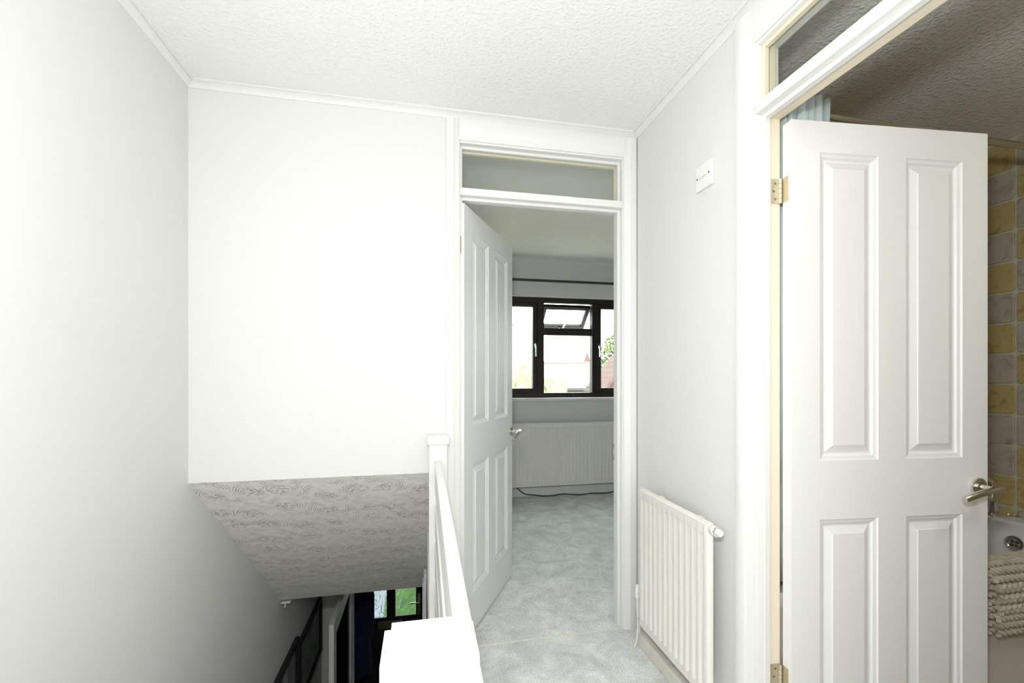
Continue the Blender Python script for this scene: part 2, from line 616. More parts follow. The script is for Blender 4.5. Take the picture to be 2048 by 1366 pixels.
# bedroom walls
wx0, wx1, wz0, wz1 = 0.52, 2.46, 0.985, 2.015
struct('wall_bedroom_window', new((XL, wx0, YW, YW + 0.25, -0.26, ZC), (wx1, XBR, YW, YW + 0.25, -0.26, ZC),
                                  (wx0, wx1, YW, YW + 0.25, -0.26, wz0 - 0.03), (wx0, wx1, YW, YW + 0.25, wz1, ZC)), 'grey_paint',
       'grey bedroom wall around the dark-framed window', 'wall')
struct('wall_bedroom_right', new((XBR, XBR + 0.1, YBF + 0.1, YW + 0.25, -0.26, ZC)), 'grey_paint', 'grey right wall of the bedroom', 'wall')
struct('wall_bedroom_partition', new((XR2, XBR, YBF, YB2, -0.26, ZC)), 'grey_paint', 'partition wall between bedroom and bathroom', 'wall')
# bathroom walls
wend = struct('wall_bathroom_end', new((XE, XE + 0.1, -0.3, YBF, -0.26, ZC)), 'grout',
              'bathroom wall covered in gold and grey stone tiles', 'wall')
struct('wall_bathroom_near', new((XR2, XE, -0.4, -0.3, -0.26, ZC)), 'bath_wall', 'near bathroom wall out of sight', 'wall')
wfar = struct('wall_bathroom_far', new((XR2, XE, YBF - 0.004, YBF - 0.001, 0.0, ZC)), 'grout',
              'bathroom far wall with tiles glimpsed past the hinge gap', 'wall')

# ------------------------------------------------------------------ cornices
cprof = [(0, -0.027), (0.004, -0.027), (0.0065, -0.0215), (0.010, -0.017), (0.015, -0.0125), (0.021, -0.0095), (0.0235, -0.009),
         (0.0235, -0.005), (0.027, -0.0065), (0.030, -0.0045), (0.030, 0), (0, 0)]


def cornice(name, origin, u, along, length, label, t0=1.0, t1=1.0, m='white_gloss'):
    bm = bmesh.new()
    extrude_profile(bm, cprof, origin, u, (0, 0, 1), along, length, t0, t1)
    return tag(obj(name, bm, m, None, True, 25), label, 'cornice', kind='structure')


cornice('trim_1', (XL, YB, ZC), (0, -1, 0), (1, 0, 0), XR - XL, 'white moulded cornice above the bedroom doorway wall')
cornice('trim_2', (XL, YR, ZC), (1, 0, 0), (0, 1, 0), YB - YR, 'white moulded cornice along the tall left wall')
cornice('trim_3', (XR, YR, ZC), (-1, 0, 0), (0, 1, 0), YB - YR, 'white moulded cornice along the right wall over the bathroom door')
cornice('trim_4', (XL, YW, ZC), (0, -1, 0), (1, 0, 0), XBR - XL, 'small cornice above the bedroom window')

# ------------------------------------------------------------------ skirting
struct('baseboard_right', new((0.96, XR, 1.262, 1.862, 0.0, 0.058), bevel=0.004), 'skirting_worn',
       'worn cream boxed skirting under the landing radiator', 'baseboard')
struct('baseboard_bedroom', new((XL + 1.0, XBR, YW - 0.018, YW, 0.0, 0.09), bevel=0.004), 'white_gloss',
       'white skirting below the bedroom radiator', 'baseboard')

# ------------------------------------------------------------------ door frames


def moulded(bm, a0, a1, depth, origin, u, v, along, length):
    """architrave: flat board with a rounded step on its inner edge"""
    w = a1 - a0
    s = 1 if w > 0 else -1
    w = abs(w)
    pr = [(0, 0), (0, depth), (0.008, depth + 0.002), (w * 0.55, depth + 0.002), (w * 0.62, depth - 0.001), (w * 0.70, depth - 0.004),
          (w * 0.90, depth - 0.006), (w, depth - 0.009), (w, 0)]
    pr = [(a0 + s * a, b) for a, b in pr]
    extrude_profile(bm, pr, origin, u, v, along, length)


fr = thing('trim_5', 'white painted frame of the bedroom doorway with glazed light above', 'door frame', (0.55, YB, 0), kind='structure')
fx, fy = -0.55, -YB


def part(name, bm, m, parent, off, smooth=False):
    for v in bm.verts:
        v.co += Vector(off)
    return obj(name, bm, m, parent, smooth)


jl, jr, jt = 0.168, 0.945, 2.255
OFF = (fx, fy, 0)
part('jamb', new((0.138, jl, YB - 0.002, YB2 + 0.002, 0, jt), bevel=0.002), 'white_gloss', fr, OFF)
part('jamb', new((jr, 0.975, YB - 0.002, YB2 + 0.002, 0, jt), bevel=0.002), 'white_gloss', fr, OFF)
part('head', new((0.138, 0.975, YB - 0.002, YB2 + 0.002, jt, jt + 0.03), bevel=0.002), 'white_gloss', fr, OFF)
part('transom', new((jl, jr, YB - 0.006, YB2, 2.022, 2.055), bevel=0.003), 'white_gloss', fr, OFF)
part('door_stop', new((jl + 0.012, jr - 0.014, 1.988, 2.024, 2.008, 2.022), bevel=0.002), 'white_gloss', fr, OFF)
part('door_stop', new((jr - 0.014, jr, 1.988, 2.024, 0, 2.022), bevel=0.002), 'white_gloss', fr, OFF)
part('door_stop', new((jl, jl + 0.012, 1.988, 2.024, 0, 2.022), bevel=0.002), 'white_gloss', fr, OFF)
# glazing beads and pane
for n_, b in (('glazing_bead', (jl + 0.012, jr - 0.012, 1.990, 2.006, jt - 0.014, jt)), ('glazing_bead', (jr - 0.012, jr, 1.990, 2.006, 2.055, jt)),
              ('glazing_bead', (jl, jl + 0.012, 1.990, 2.006, 2.055, jt))):
    part(n_, new(b, bevel=0.002), 'white_gloss', fr, OFF)
part('glazing_bead', new((jl, jr - 0.018, 2.012, 2.03, jt - 0.022, jt), bevel=0.002), 'cream_paint', fr, OFF)
part('glazing_bead', new((jr - 0.018, jr, 2.012, 2.03, 2.055, jt), bevel=0.002), 'cream_paint', fr, OFF)
part('pane', new((jl, jr, 2.007, 2.011, 2.055, jt)), 'clear_glass', fr, OFF)
bm = bmesh.new()
moulded(bm, 0.107, 0.163, 0.018, (0, YB, 0), (1, 0, 0), (0, -1, 0), (0, 0, 1), 2.357)
part('architrave', bm, 'white_gloss', fr, OFF, True)
bm = bmesh.new()
moulded(bm, XR - 0.006, 0.951, 0.018, (0, YB, 0), (1, 0, 0), (0, -1, 0), (0, 0, 1), 2.357)
part('architrave', bm, 'white_gloss', fr, OFF, True)
bm = bmesh.new()
moulded(bm, 2.357, 2.264, 0.018, (0.163, YB, 0), (0, 0, 1), (0, -1, 0), (1, 0, 0), 0.788)
part('architrave', bm, 'white_gloss', fr, OFF, True)
part('strike_plate', new((jr - 0.0165, jr - 0.012, 2.026, 2.034, 0.80, 0.88), (jr - 0.0185, jr - 0.012, 2.028, 2.036, 0.82, 0.86)), 'nickel', fr, OFF)

# bathroom door frame
fb = thing('trim_6', 'white painted frame of the bathroom doorway with glazed light above', 'door frame', (XR, 0.82, 0), kind='structure')
OFB = (-XR, -0.82, 0)
jy0, jy1, jtb = 0.48, 1.175, 2.238
part('jamb', new((XR - 0.002, XR2, jy1, 1.205, 0, jtb), bevel=0.002), 'white_gloss', fb, OFB)
part('jamb', new((XR - 0.002, XR2, 0.45, jy0, 0, jtb), bevel=0.002), 'white_gloss', fb, OFB)
part('head', new((XR - 0.002, XR2, 0.45, 1.205, jtb, jtb + 0.027), bevel=0.002), 'white_gloss', fb, OFB)
part('jamb_lining', new((1.045, XR2 + 0.001, jy1 - 0.003, jy1, 0, 2.018)), 'cream_paint', fb, OFB)
part('transom', new((XR - 0.012, XR2, jy0, jy1, 2.022, 2.055), bevel=0.003), 'white_gloss', fb, OFB)
part('door_stop', new((XR + 0.012, 1.050, jy0 + 0.012, jy1 - 0.012, 2.008, 2.022), bevel=0.002), 'white_gloss', fb, OFB)
part('door_stop', new((XR + 0.012, 1.050, jy1 - 0.012, jy1, 0, 2.022), bevel=0.002), 'white_gloss', fb, OFB)
part('door_stop', new((XR + 0.012, 1.050, jy0, jy0 + 0.012, 0, 2.022), bevel=0.002), 'white_gloss', fb, OFB)
part('head_lining', new((1.052, XR2 + 0.001, jy0, jy1, 2.014, 2.0215)), 'cream_paint', fb, OFB)
for b in ((1.028, 1.045, jy0, jy1 - 0.012, jtb - 0.014, jtb), (1.028, 1.045, jy1 - 0.012, jy1, 2.055, jtb)):
    part('glazing_bead', new(b, bevel=0.002), 'cream_paint', fb, OFB)
part('glazing_bead', new((1.051, 1.07, jy1 - 0.010, jy1, 2.055, jtb), bevel=0.002), 'cream_paint', fb, OFB)
part('pane', new((1.046, 1.050, jy0, jy1, 2.055, jtb)), 'clear_glass', fb, OFB)
bm = bmesh.new()
moulded(bm, 1.256, 1.183, 0.018, (XR, 0, 0), (0, 1, 0), (-1, 0, 0), (0, 0, 1), 2.357)
part('architrave', bm, 'white_gloss', fb, OFB, True)
bm = bmesh.new()
moulded(bm, 0.399, 0.472, 0.018, (XR, 0, 0), (0, 1, 0), (-1, 0, 0), (0, 0, 1), 2.357)
part('architrave', bm, 'white_gloss', fb, OFB, True)
bm = bmesh.new()
moulded(bm, 2.357, 2.246, 0.018, (XR, 0.472, 0), (0, 0, 1), (-1, 0, 0), (0, 1, 0), 0.711)
part('architrave', bm, 'white_gloss', fb, OFB, True)

# ------------------------------------------------------------------ panelled doors


def door_panel(bm, x0, x1, z0, z1, yf, s):
    """moulded panel on face y=yf; s=-1 faces -y: ogee down, then bevel up to the raised field"""
    steps = [(0.0, 0.0), (0.003, 0.0035), (0.006, 0.0045), (0.013, 0.006), (0.017, 0.0105), (0.020, 0.0115), (0.024, 0.0115), (0.044, 0.0045), (0.0455, 0.0025)]
    rings = []
    for inset, dep in steps:
        y = yf - s * dep
        rings.append([bm.verts.new(p) for p in ((x0 + inset, y, z0 + inset), (x1 - inset, y, z0 + inset), (x1 - inset, y, z1 - inset), (x0 + inset, y, z1 - inset))])
    for a, b in zip(rings[:-1], rings[1:]):
        for k in range(4):
            bm.faces.new((a[k], a[(k + 1) % 4], b[(k + 1) % 4], b[k]))
    bm.faces.new(rings[-1])
    bmesh.ops.recalc_face_normals(bm, faces=bm.faces[:])


def hinge(parent, z, pin, leaf_d=0.030):
    """butt hinge on the hinge edge of a door (local x=0 edge), pin at local pin"""
    bm = new((-0.0015, 0.0005, pin[1] + 0.006, pin[1] + leaf_d, z, z + 0.076))
    h = obj('hinge', bm, 'hinge_steel', parent)
    bm = bmesh.new()
    for k in range(5):
        lathe(bm, [(0.0052, 0), (0.0052, 0.0143)], (pin[0], pin[1], z + 0.0005 + k * 0.0152), (0, 0, 1), 12)
    obj('knuckle', bm, 'hinge_steel', h, True)
    for k in range(3):
        bm = bmesh.new()
        lathe(bm, [(0.0, 0.0), (0.0032, 0.0), (0.0036, -0.0008)], (-0.002, pin[1] + 0.019 + (0.004 if k == 1 else 0), z + 0.014 + 0.024 * k), (-1, 0, 0), 10)
        obj('screw', bm, 'screw_dark', h, True)
    return h


def lever_handle(parent, x, z, yf, s, toward=-1):
    """rose, neck and arched lever on face y=yf (s=-1: face -y); lever points to `toward` along x"""
    bm = bmesh.new()
    lathe(bm, [(0.0, 0.0), (0.0255, 0.0), (0.0265, 0.001), (0.0265, 0.0085), (0.0245, 0.0100), (0.015, 0.0100), (0.0145, 0.007), (0.0, 0.007)], (x, yf, z), (0, s, 0), 32)
    h = obj('handle', bm, 'nickel', parent, True)
    bm = bmesh.new()
    tube(bm, [(x, yf + s * 0.004, z), (x, yf + s * 0.052, z)], 0.0085, 16)
    obj('neck', bm, 'nickel', h, True)
    bm = bmesh.new()
    pts, rad = [], []
    for i in range(17):
        q = i / 16
        lx = 0.020 - q * 0.138
        lz = 0.004 - 0.034 * max(0, q - 0.12) ** 1.6
        ly = yf + s * (0.056 + 0.004 * math.sin(q * PI))
        pts.append((x - toward * lx * -1 if toward > 0 else x + lx, ly, z + lz))
        rad.append(0.0098 if i not in (0, 16) else 0.0088)
    tube(bm, pts, rad, 16)
    obj('lever', bm, 'nickel', h, True)
    return h


def panel_door(name, label, loc, ang, w, cols, rows, hz, hx, pin_y, mirror_back=True, h0=0.012, h1=1.99, t=0.036):
    d = thing(name, label, 'door', loc, ang, kind='structure')
    bm = bmesh.new()
    xs = [0, cols[0][0], cols[0][1], cols[1][0], cols[1][1], w]
    (lz0, lz1), (uz0, uz1) = rows
    e = 0.0
    box(bm, 0, xs[1], 0, t, h0, h1)
    box(bm, xs[4], w, 0, t, h0, h1)
    box(bm, xs[2], xs[3], 0, t, h0, h1)
    for a, b in cols:
        box(bm, a, b, 0, t, h0, lz0)
        box(bm, a, b, 0, t, lz1, uz0)
        box(bm, a, b, 0, t, uz1, h1)
    # one clean skin: drop inner faces between stiles and rails
    bmesh.ops.remove_doubles(bm, verts=bm.verts[:], dist=1e-5)
    obj('leaf', bm, 'door_white', d)
    for a, b in cols:
        for z0, z1 in rows:
            bm = bmesh.new()
            door_panel(bm, a, b, z0, z1, 0.0, -1)
            door_panel(bm, a, b, z0, z1, t, 1)
            obj('panel', bm, 'door_white', d)
    lever_handle(d, hx, hz, 0.0, -1, -1)
    lever_handle(d, hx, hz, t, 1, -1)
    return d


d2 = panel_door('door_1', 'white four-panel bathroom door standing open on the right', (1.0905, 1.127, 0), math.radians(-4.8), 0.682,
                [(0.094, 0.292), (0.389, 0.590)], [(0.190, 0.780), (0.959, 1.896)], 0.867, 0.643, 0.04)
for z in (1.750, 0.250):
    hinge(d2, z, (-0.0075, 0.034 + 0.004), -0.026)
    # jamb leaf
    bm = new((-0.038, -0.010, 0.0405, 0.0425, z, z + 0.076))
    jlf = obj('hinge_leaf', bm, 'hinge_steel', d2)
    for k in range(3):
        bm = bmesh.new()
        lathe(bm, [(0.0, 0.0), (0.0036, 0.0), (0.0042, -0.0008)], (-0.022 - (0.005 if k == 1 else 0), 0.0398, z + 0.014 + 0.024 * k), (0, -1, 0), 10)
        obj('screw', bm, 'screw_dark', jlf, True)

d1 = panel_door('door_2', 'white four-panel bedroom door standing half open in the far doorway', (0.187, 1.972 + 0.028, 0), math.radians(61.4), 0.738,
                [(0.105, 0.318), (0.420, 0.639)], [(0.195, 0.800), (0.982, 1.885)], 0.882, 0.697, 0.04)
# sits on the far side of its stop: keep the visible face where the hinge line is
d1.location = (0.187, 1.972, 0)
hinge(d1, 1.765, (-0.0065, 0.034 + 0.004), -0.026)

# ------------------------------------------------------------------ threshold joint
struct('trim_7', new((jl, jr, YB - 0.003, YB + 0.0042, -0.01, 0.0052), bevel=0.001), 'skirting_worn', 'thin pale carpet joint strip across the bedroom threshold', 'threshold')

# ------------------------------------------------------------------ radiators


def radiator(name, label, loc, rotz, w, h, nfl, m='radiator_cream'):
    r = thing(name, label, 'radiator', loc, rotz)
    bm = bmesh.new()
    pitch = (w - 0.04) / nfl
    # column profile (x, forward)
    cols = [(0.0, 0.000), (0.004, 0.006), (0.010, 0.008), (0.020, 0.008)]
    for k in range(nfl):
        x0 = 0.02 + k * pitch
        for q, f in ((0.12, 0.008), (0.22, 0.007), (0.32, 0.001), (0.42, 0.0), (0.58, 0.0), (0.68, 0.001), (0.78, 0.007), (0.88, 0.008)):
            cols.append((x0 + q * pitch, f))
    cols += [(w - 0.020, 0.008), (w - 0.010, 0.008), (w - 0.004, 0.006), (w, 0.0)]
    zs = [(0.0, 0), (0.003, 1), (0.034, 1), (0.042, 2), (h - 0.046, 2), (h - 0.040, 1), (h - 0.006, 1), (h, 0)]
    grid = []
    for z, mode in zs:
        row = []
        for x, f in cols:
            ff = 0.0085 if mode == 1 else (f if mode == 2 else 0.003)
            if mode == 1 and (x < 0.005 or x > w - 0.005):
                ff = min(ff, f)
            row.append(bm.verts.new((x, -ff, z)))
        grid.append(row)
    for a, b in zip(grid[:-1], grid[1:]):
        for i in range(len(cols) - 1):
            bm.faces.new((a[i], a[i + 1], b[i + 1], b[i]))
    # back sheet
    n = len(cols)
    back = [[bm.verts.new((x, 0.012, z)) for x in (0, w)] for z in (0, h)]
    bm.faces.new((back[0][1], back[0][0], back[1][0], back[1][1]))
    bm.faces.new(grid[0][::-1] + [back[0][0], back[0][1]][0:2])
    bm.faces.new(grid[-1] + [back[1][1], back[1][0]])
    bm.faces.new([g[0] for g in grid] + [back[1][0], back[0][0]])
    bm.faces.new([g[-1] for g in grid][::-1] + [back[0][1], back[1][1]])
    bmesh.ops.recalc_face_normals(bm, faces=bm.faces[:])
    obj('panel', bm, m, r, True, 40)
    # top seam bead and brackets
    bm = new((0.006, w - 0.006, 0.0005, 0.0085, h - 0.002, h + 0.004), bevel=0.0015)
    obj('seam', bm, m, r)
    for x in (0.10, w - 0.12):
        obj('bracket', new((x, x + 0.03, 0.012, 0.046, h - 0.10, h - 0.01)), m, r)
        obj('bracket', new((x, x + 0.03, 0.012, 0.046, 0.05, 0.14)), m, r)
    return r


# right wall radiator: local x runs along -Y (towards camera), face looks to -X
lr = radiator('radiator', 'cream panel radiator on the right wall of the landing', (0.953, 1.805, 0.112), -PI / 2, 0.487, 0.606, 12)
bm = bmesh.new()
lathe(bm, [(0.0, 0), (0.015, 0), (0.016, 0.002), (0.016, 0.020), (0.013, 0.024), (0.013, 0.028)], (0.485, 0.006, 0.588), (1, 0, 0), 20)
vb = obj('vent_body', bm, 'radiator_cream', lr, True)
bm = bmesh.new()
lathe(bm, [(0.0, 0.0), (0.017, 0.0), (0.017, 0.007), (0.0, 0.007)], (0.513, 0.006, 0.588), (1, 0, 0), 6)
obj('vent_nut', bm, 'chrome', vb)
bm = bmesh.new()
lathe(bm, [(0.0, 0.0), (0.0115, 0.0), (0.012, 0.002), (0.0105, 0.012), (0.005, 0.012), (0.004, 0.007), (0.0, 0.007)], (0.520, 0.006, 0.588), (1, 0, 0), 20)
obj('vent_cap', bm, 'plastic_white', vb, True)
# lockshield valve at the far bottom corner
bm = bmesh.new()
lathe(bm, [(0.0, 0.0), (0.010, 0.0), (0.0135, 0.004), (0.0135, 0.030), (0.015, 0.031), (0.015, 0.034), (0.0135, 0.036), (0.012, 0.056), (0.006, 0.063), (0.0, 0.064)],
      (-0.030, 0.006, 0.098), (0, 0, 1), 16)
vv = obj('valve_cap', bm, 'radiator_cream', lr, True)
bm = bmesh.new()
tube(bm, [(-0.030, 0.006, 0.100), (-0.030, 0.006, 0.05), (-0.030, 0.016, -0.10)], 0.0075, 10)
obj('valve_pipe', bm, 'radiator_cream', lr, True)

br = radiator('radiator', 'long white ribbed radiator under the bedroom window', (0.55, YW - 0.075, 0.112), 0, 1.80, 0.628, 46)

# loose cable end by the landing radiator
bm = bmesh.new()
tube(bm, [(0.949, 1.818, 0.13), (0.948, 1.816, 0.09), (0.946, 1.815, 0.05), (0.940, 1.815, 0.022), (0.930, 1.815, 0.0045)], 0.0042, 8)
tag(obj('cable', bm, 'cable_white', None, True), 'short white cable end dropping to the carpet below the radiator', 'cable')

# black cable along bedroom skirting
bm = bmesh.new()
pts = []
for i in range(60):
    x = 0.55 + i * 0.031
    q = x - 0.89
    y = YW - 0.035 - 0.035 * (0.5 + 0.5 * math.sin(q * 9 + 0.8)) - 0.02 * math.sin(q * 21)
    z = 0.009 + (0.075 * math.exp(-((q + 0.02) / 0.09) ** 2) + (0.05 * max(0, 1 - q / 0.28) if q > 0 else 0.06))
    if z > 0.02:
        y = min(y, YW - 0.026)
    pts.append((x, y, z))
tube(bm, pts, 0.0055, 6)
tag(obj('cable', bm, 'cable_black', None, True), 'black cable snaking along the bedroom skirting under the window', 'cable')

# ------------------------------------------------------------------ wall switch
sw = thing('isolator_switch', 'square white switch high on the right wall near the bathroom door', 'switch', (XR, 1.43, 1.945), 0)
bm = new((-0.013, 0.0, -0.0455, 0.0455, -0.0455, 0.0455), bevel=0.004)
obj('plate', bm, 'plastic_white', sw)
bm = bmesh.new()
box(bm, -0.019, -0.012, -0.022, 0.022, -0.004, 0.013)
bmesh.ops.bevel(bm, geom=bm.edges[:], offset=0.002, segments=2, affect='EDGES')
obj('rocker', bm, 'plastic_white', sw)
for y in (-0.034, 0.034):
    bm = bmesh.new()
    lathe(bm, [(0.0, 0.0), (0.0030, 0.0), (0.0034, -0.001)], (-0.0140, y, 0.0), (-1, 0, 0), 10)
    obj('screw', bm, 'dark_slot', sw)

# ------------------------------------------------------------------ balustrade
bl = thing('balustrade', 'white ranch-style balustrade of horizontal boards between newel posts', 'balustrade', (0.06, 1.2, 0))
OB = (-0.06, -1.2, 0)


def bpart(name, bm, m, smooth=False):
    return part(name, bm, m, bl, OB, smooth)


for k, (z0, z1) in enumerate(((0.735, 0.86), (0.555, 0.675), (0.385, 0.515), (0.215, 0.345), (0.045, 0.175))):
    bm = bmesh.new()
    # board slightly skewed as measured: near end further left
    vsb, _ = box(bm, 0.0, 0.027, 0.36, 1.890, z0, z1)
    for v in bm.verts:
        q = (v.co.y - 0.36) / 1.53
        v.co.x += 0.0435 * (1 - q) + 0.055 * q
    bmesh.ops.bevel(bm, geom=bm.edges[:], offset=0.004, segments=3, affect='EDGES')
    bpart('rail' if k == 0 else 'board', bm, 'white_gloss', True)
# far newel against the wall
bpart('newel_post', new((0.031, 0.108, 1.890, YB - 0.001, -0.9, 0.925), bevel=0.003), 'white_gloss')
bpart('newel_cap', new((0.024, 0.1165, 1.882, YB - 0.001, 0.925, 0.962), bevel=0.003), 'white_gloss')
# near newel, worn edges
bm = new((-0.034, 0.050, 0.395, 0.462, -0.19, 0.945))
bmesh.ops.subdivide_edges(bm, edges=bm.edges[:], cuts=3, use_grid_fill=True)
for v in bm.verts:
    v.co += Vector((random.uniform(-1, 1), random.uniform(-1, 1), 0)) * 0.0006
bpart('newel_post', bm, 'worn_paint')
bm = new((-0.036, 0.052, 0.393, 0.464, 0.915, 0.971))
bmesh.ops.bevel(bm, geom=bm.edges[:], offset=0.007, segments=4, affect='EDGES')
bpart('newel_cap', bm, 'worn_paint', True)

# landing edge fascia (stairwell side)
struct('trim_8', new((XH - 0.018, XH, 0.40, YB, -0.28, 0.012), (XL, XH, 0.40, 0.418, -0.28, 0.012), bevel=0.003), 'white_gloss',
       'white fascia board along the open landing edge', 'trim')

# ------------------------------------------------------------------ staircase
st = thing('staircase', 'grey carpeted staircase going down to the hall', 'stairs', (-0.44, 0.42, ZH))
RI, GO = 2.6 / 13, 0.222
tread = new((XL + 0.02 + 0.44, XH - 0.02 + 0.44, 0, GO + 0.02, -0.04, 0.0), bevel=0.008)
rise = new((XL + 0.02 + 0.44, XH - 0.02 + 0.44, 0, 0.02, -RI, -0.04))
tm = obj('tread', tread, 'carpet_grey', st)
rm_ = obj('riser', rise, 'carpet_grey', st)
for i in range(1, 13):
    z = 2.6 - RI * i
    a = tm if i == 1 else tm.copy()
    b = rm_ if i == 1 else rm_.copy()
    if i > 1:
        C.objects.link(a)
        C.objects.link(b)
    a.location = (0, GO * (i - 1), z)
    b.location = (0, GO * i - 0.02, z)

# little bracket at the soffit's lower corner
hk = thing('bracket', 'tiny white bracket with hook at the lower corner of the stair soffit', 'bracket', (XL + 0.03, 3.12, -0.272))
obj('plate', new((-0.022, 0.035, -0.012, 0.012, 0.0, 0.008), bevel=0.002), 'plastic_white', hk)
bm = bmesh.new()
tube(bm, [(0.002, 0, 0.0), (0.002, 0, -0.018), (0.002, -0.006, -0.026), (0.002, -0.012, -0.020)], 0.004, 8)
obj('hook', bm, 'plastic_white', hk, True)

# ------------------------------------------------------------------ downstairs hall
# pictures on the left wall


def picture(label, y0, y1, z0, z1, split):
    p = thing('picture_frame', label, 'picture', (XL, (y0 + y1) / 2, (z0 + z1) / 2), group='black frames on the stair wall')
    hw, hh, b, dth = (y1 - y0) / 2, (z1 - z0) / 2, 0.035, 0.03
    for bx_ in ((0, dth, -hw, hw, hh - b, hh), (0, dth, -hw, hw, -hh, -hh + b), (0, dth, -hw, -hw + b, -hh + b, hh - b), (0, dth, hw - b, hw, -hh + b, hh - b)):
        obj('frame_bar', new(bx_, bevel=0.002), 'black_frame', p)
    obj('mount', new((0.002, 0.008, -hw + b, hw - b, -hh + b, hh - b)), 'mount_card', p)
    if split:
        for s in (-1, 1):
            obj('print', new((0.008, 0.009, s * hw * 0.5 - hw * 0.33, s * hw * 0.5 + hw * 0.33, -hh + b + 0.04, hh - b - 0.04)), 'picture_print', p)
    else:
        obj('print', new((0.008, 0.009, -hw + b + 0.03, hw - b - 0.03, -hh + b + 0.03, hh - b - 0.03)), 'picture_print', p)
    obj('glass', new((0.012, 0.014, -hw + b, hw - b, -hh + b, hh - b)), 'clear_glass', p)
    return p


picture('black-framed picture lower down the stair wall nearer the camera', 2.93, 3.485, -1.42, -0.70, True)
picture('black-framed picture on the stair wall beside the white hall door', 3.505, 4.235, -1.26, -0.775, False)

# open glazed hall door (hinged at the partition)
hd = thing('door_3', 'white glazed door standing open in the downstairs hall', 'door', (-0.668, 3.442, ZH), math.radians(90), kind='structure')
# local x runs along world +Y, local y runs to world -X
W3, T3 = 0.90, 0.036
for b in ((0, 0.10, -T3, 0, 0.01, 1.98), (W3 - 0.10, W3, -T3, 0, 0.01, 1.98)):
    obj('stile', new(b, bevel=0.002), 'door_white', hd)
for b in ((0.10, W3 - 0.10, -T3, 0, 0.01, 0.22), (0.10, W3 - 0.10, -T3, 0, 1.86, 1.98)):
    obj('rail', new(b, bevel=0.002), 'door_white', hd)
obj('pane', new((0.10, W3 - 0.10, -T3 + 0.015, -0.015, 0.22, 1.86)), 'dark_glass', hd)

# front door wall and door
px = [(-0.665, -0.405), (-0.305, -0.065)]
pz0, pz1 = -1.667, -0.86
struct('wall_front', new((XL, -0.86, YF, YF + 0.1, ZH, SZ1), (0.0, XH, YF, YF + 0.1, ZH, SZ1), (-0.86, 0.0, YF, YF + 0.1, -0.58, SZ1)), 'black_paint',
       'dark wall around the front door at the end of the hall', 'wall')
fd = thing('door_4', 'black front door with two patterned glass panes at the hall end', 'door', (-0.43, YF, ZH), kind='structure')
OD = (0.43, -YF, -ZH)
for b in ((-0.86, px[0][0], YF + 0.02, YF + 0.065, ZH, -0.58), (px[1][1], 0.0, YF + 0.02, YF + 0.065, ZH, -0.58)):
    part('stile', new(b, bevel=0.002), 'black_paint', fd, OD)
part('mullion', new((px[0][1], px[1][0], YF + 0.02, YF + 0.065, pz0, pz1), bevel=0.002), 'black_paint', fd, OD)
part('rail', new((px[0][0], px[1][1], YF + 0.02, YF + 0.065, pz1, -0.58), bevel=0.002), 'black_paint', fd, OD)
part('lower_panel', new((px[0][0], px[1][1], YF + 0.02, YF + 0.065, ZH, pz0), bevel=0.002), 'black_paint', fd, OD)
for a, b in px:
    part('pane', new((a, b, YF + 0.038, YF + 0.044, pz0, pz1)), 'pattern_glass', fd, OD)
    part('glazing_bead', new((a, b, YF + 0.012, YF + 0.03, pz0, pz0 + 0.012), bevel=0.002), 'black_paint', fd, OD)
part('letter_plate', new((-0.505, -0.225, YF + 0.010, YF + 0.02, -1.79, -1.705), bevel=0.003), 'brass', fd, OD)
bm = bmesh.new()
box(bm, -0.045, -0.012, YF + 0.012, YF + 0.02, -1.66, -1.40)
hb = part('handle', bm, 'brass', fd, OD)
bm = bmesh.new()
tube(bm, [(-0.028, YF + 0.012, -1.49), (-0.028, YF - 0.035, -1.49), (-0.045, YF - 0.042, -1.49), (-0.135, YF - 0.042, -1.492)], 0.009, 10)
for v in bm.verts:
    v.co += Vector(OD)
obj('lever', bm, 'chrome', hb, True)

# navy coat hanging on the partition in front of the door glass
ct = thing('coat', 'dark navy coat hanging in the shadowy hall beside the front door', 'coat', (-0.66, 4.78, ZH + 1.80))
bm = bmesh.new()
rings = []
for i, (z, hw, hd_) in enumerate(((0.02, 0.03, 0.03), (0.0, 0.06, 0.045), (-0.04, 0.12, 0.06), (-0.12, 0.165, 0.085), (-0.3, 0.16, 0.10), (-0.55, 0.155, 0.11), (-0.8, 0.165, 0.12), (-1.05, 0.18, 0.125))):
    ring = []
    for k in range(28):
        a = 2 * PI * k / 28
        f = 1 + 0.07 * math.sin(a * 7 + z * 2) * min(1, -z * 3 + 0.1)
        ring.append(bm.verts.new((hw * math.cos(a) * f - 0.02, hd_ * math.sin(a) * f, z)))
    rings.append(ring)
for a, b in zip(rings[:-1], rings[1:]):
    for k in range(28):
        bm.faces.new((a[k], b[k], b[(k + 1) % 28], a[(k + 1) % 28]))
bm.faces.new(rings[0])
bm.faces.new(rings[-1][::-1])
bmesh.ops.recalc_face_normals(bm, faces=bm.faces[:])
obj('body', bm, 'navy_cloth', ct, True, 60)
bm = bmesh.new()
tube(bm, [(0.10, -0.03, -0.07), (0.135, -0.06, -0.25), (0.14, -0.085, -0.45), (0.135, -0.095, -0.64)], [0.045, 0.052, 0.048, 0.042], 12)
obj('sleeve', bm, 'navy_cloth', ct, True, 60)

# ------------------------------------------------------------------ bedroom window
win = thing('window_1', 'dark brown casement window with its small top sash tilted open', 'window', (1.49, 4.36, wz0), kind='structure')
OW = (-1.49, -4.36, -wz0)
y0, y1 = 4.36, 4.43
MB = 'brown_upvc'


def wpart(name, m, *b, bevel=0.003):
    return part(name, new(*b, bevel=bevel), m, win, OW)


